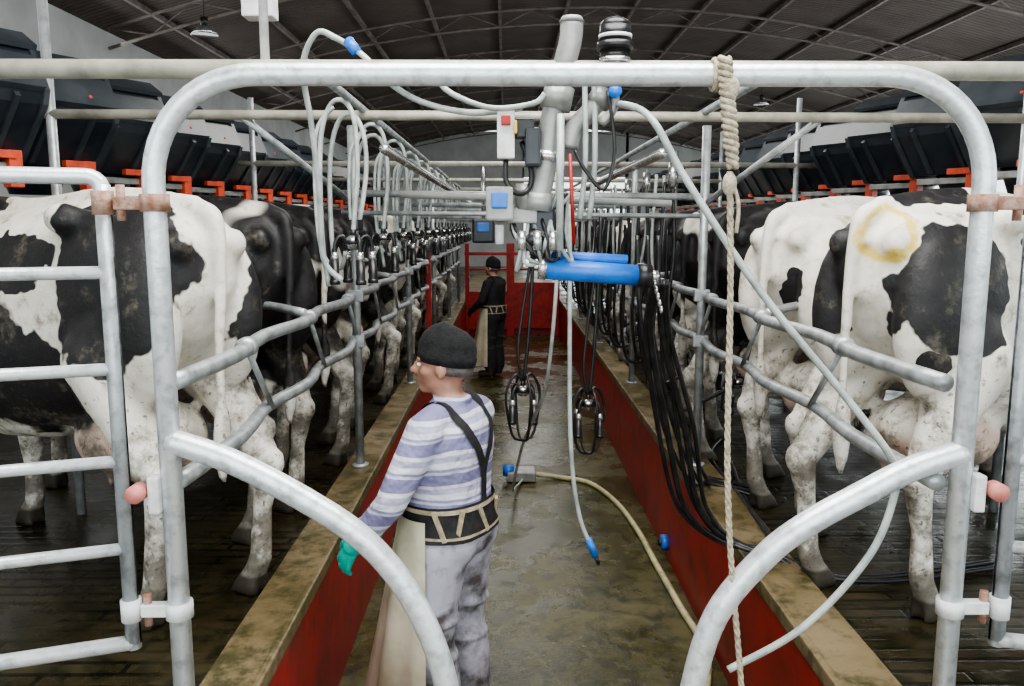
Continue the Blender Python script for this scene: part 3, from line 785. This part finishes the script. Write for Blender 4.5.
    def ribbon(path, w, m):
        pts = []
        for i, p in enumerate(catmull(path, 6)):
            q, n, _, _ = bvh.find_nearest(V(p)); pts.append((q+n*.007, n))
        vs = []; fs = []
        for i, (q, n) in enumerate(pts):
            t = (pts[min(i+1,len(pts)-1)][0]-pts[max(i-1,0)][0]).normalized(); sd = t.cross(n).normalized()
            vs += [q+sd*w/2, q-sd*w/2]
        for i in range(len(pts)-1): fs.append((2*i, 2*i+1, 2*i+3, 2*i+2))
        ab.add(vs, fs, m)
    ribbon([(.14,.09,1.0), (.14,.09,1.18), (.08,.10,1.33), (-.02,.10,1.37), (-.10,.08,1.30), (-.14,.03,1.2), (-.15,.0,1.12), (-.15,0,1.0)], .036, 0)
    ribbon([(.14,-.09,1.0), (.14,-.09,1.18), (.08,-.10,1.33), (-.02,-.10,1.37), (-.10,-.08,1.30), (-.14,-.03,1.2), (-.15,.0,1.12)], .036, 0)
    vs = []; fs = []; NA, NZ = 26, 18
    for j in range(NZ+1):
        t = j/NZ; z = .97-.80*t
        for i in range(NA+1):
            a = -1.6+3.35*i/NA
            rx = .165+.17*t; ry = .205+.05*t
            fold = .018*t*math.sin(i*1.3)
            vs.append(((rx+fold)*math.cos(a)+.01, (ry+fold)*math.sin(a), z+.01*math.cos(a*3)*t))
    for j in range(NZ):
        for i in range(NA):
            a = j*(NA+1)+i; fs.append((a, a+1, a+NA+2, a+NA+1))
    ab.add(vs, fs, 2)
    ab.obj('apron_and_belt', [BELTB, BELTC, AP], parent=root)
    return root
arms = {1: ((.07,.275,1.05), (.235,.27,.86), (.45,-.05,-.8)), -1: ((.08,-.25,1.08), (.27,-.20,.96), (.6,.1,-.3))}
person('farm_worker', (-.225, 3.22, PZ), math.radians(152), arms, .35, (1.12,1.12,1.05), (SWEAT, TROU, APR, GLOVE))
arms2 = {1: ((.04,.25,1.08), (.2,.22,.95), (.5,-.1,-.5)), -1: ((.04,-.25,1.08), (.2,-.22,.98), (.5,.1,-.3))}
person('farm_worker', (-.17, 11.6, PZ), math.radians(150), arms2, 0., (1.05,1.05,1.02), (DARKT, DARKT, APR, DARKT))

# ------------------------------------------------------------------ light, world, camera
w = bpy.data.worlds.new('daylight'); SC.world = w; w.use_nodes = True
bg = w.node_tree.nodes['Background']; bg.inputs[0].default_value = (.86,.95,.97,1); bg.inputs[1].default_value = 2.0
def area(name, loc, size, sy, power, rot, col=(1,1,1)):
    l = bpy.data.lights.new(name, 'AREA'); l.shape = 'RECTANGLE'; l.size = size; l.size_y = sy; l.energy = power; l.color = col
    o = bpy.data.objects.new(name, l); o.location = loc; o.rotation_euler = rot; SC.collection.objects.link(o)
for i, (y, pw) in enumerate(((2., 300), (8., 170), (14., 100), (22., 160))):
    area('roof_fill_light', (.3, y, 4.2), 3., 2.4, pw, (0,0,0), (1,.99,.95))  # added fill lamps below the closed roof, which has no skylights
area('open_end_fill_light', (0, -2.6, 2.6), 8., 3., 160, (math.radians(80),0,0), (.93,.98,.98))  # added fill lamp boosting daylight from the unseen open end behind the camera
area('side_fill_light', (7.7, 9, 2.2), 2., 18., 200, (0,math.radians(90),0), (.95,.99,.99))  # added fill lamp boosting daylight at the right wall's opening
area('side_fill_light', (-4.8, 9, 3.2), 1.2, 18., 110, (0,math.radians(-80),0), (.95,.99,.99))  # added fill lamp; the left wall is solid, with no opening here
SC.view_settings.look = 'AgX - Medium High Contrast'
SC.view_settings.exposure = .2
cam = bpy.data.cameras.new('camera'); cam.lens = 28.8; cam.sensor_width = 36; cam.clip_start = .05
co = bpy.data.objects.new('camera', cam); SC.collection.objects.link(co)
co.location = (0,0,1.5); co.rotation_euler = (math.radians(90-8.2), 0, math.radians(-.42))
SC.camera = co
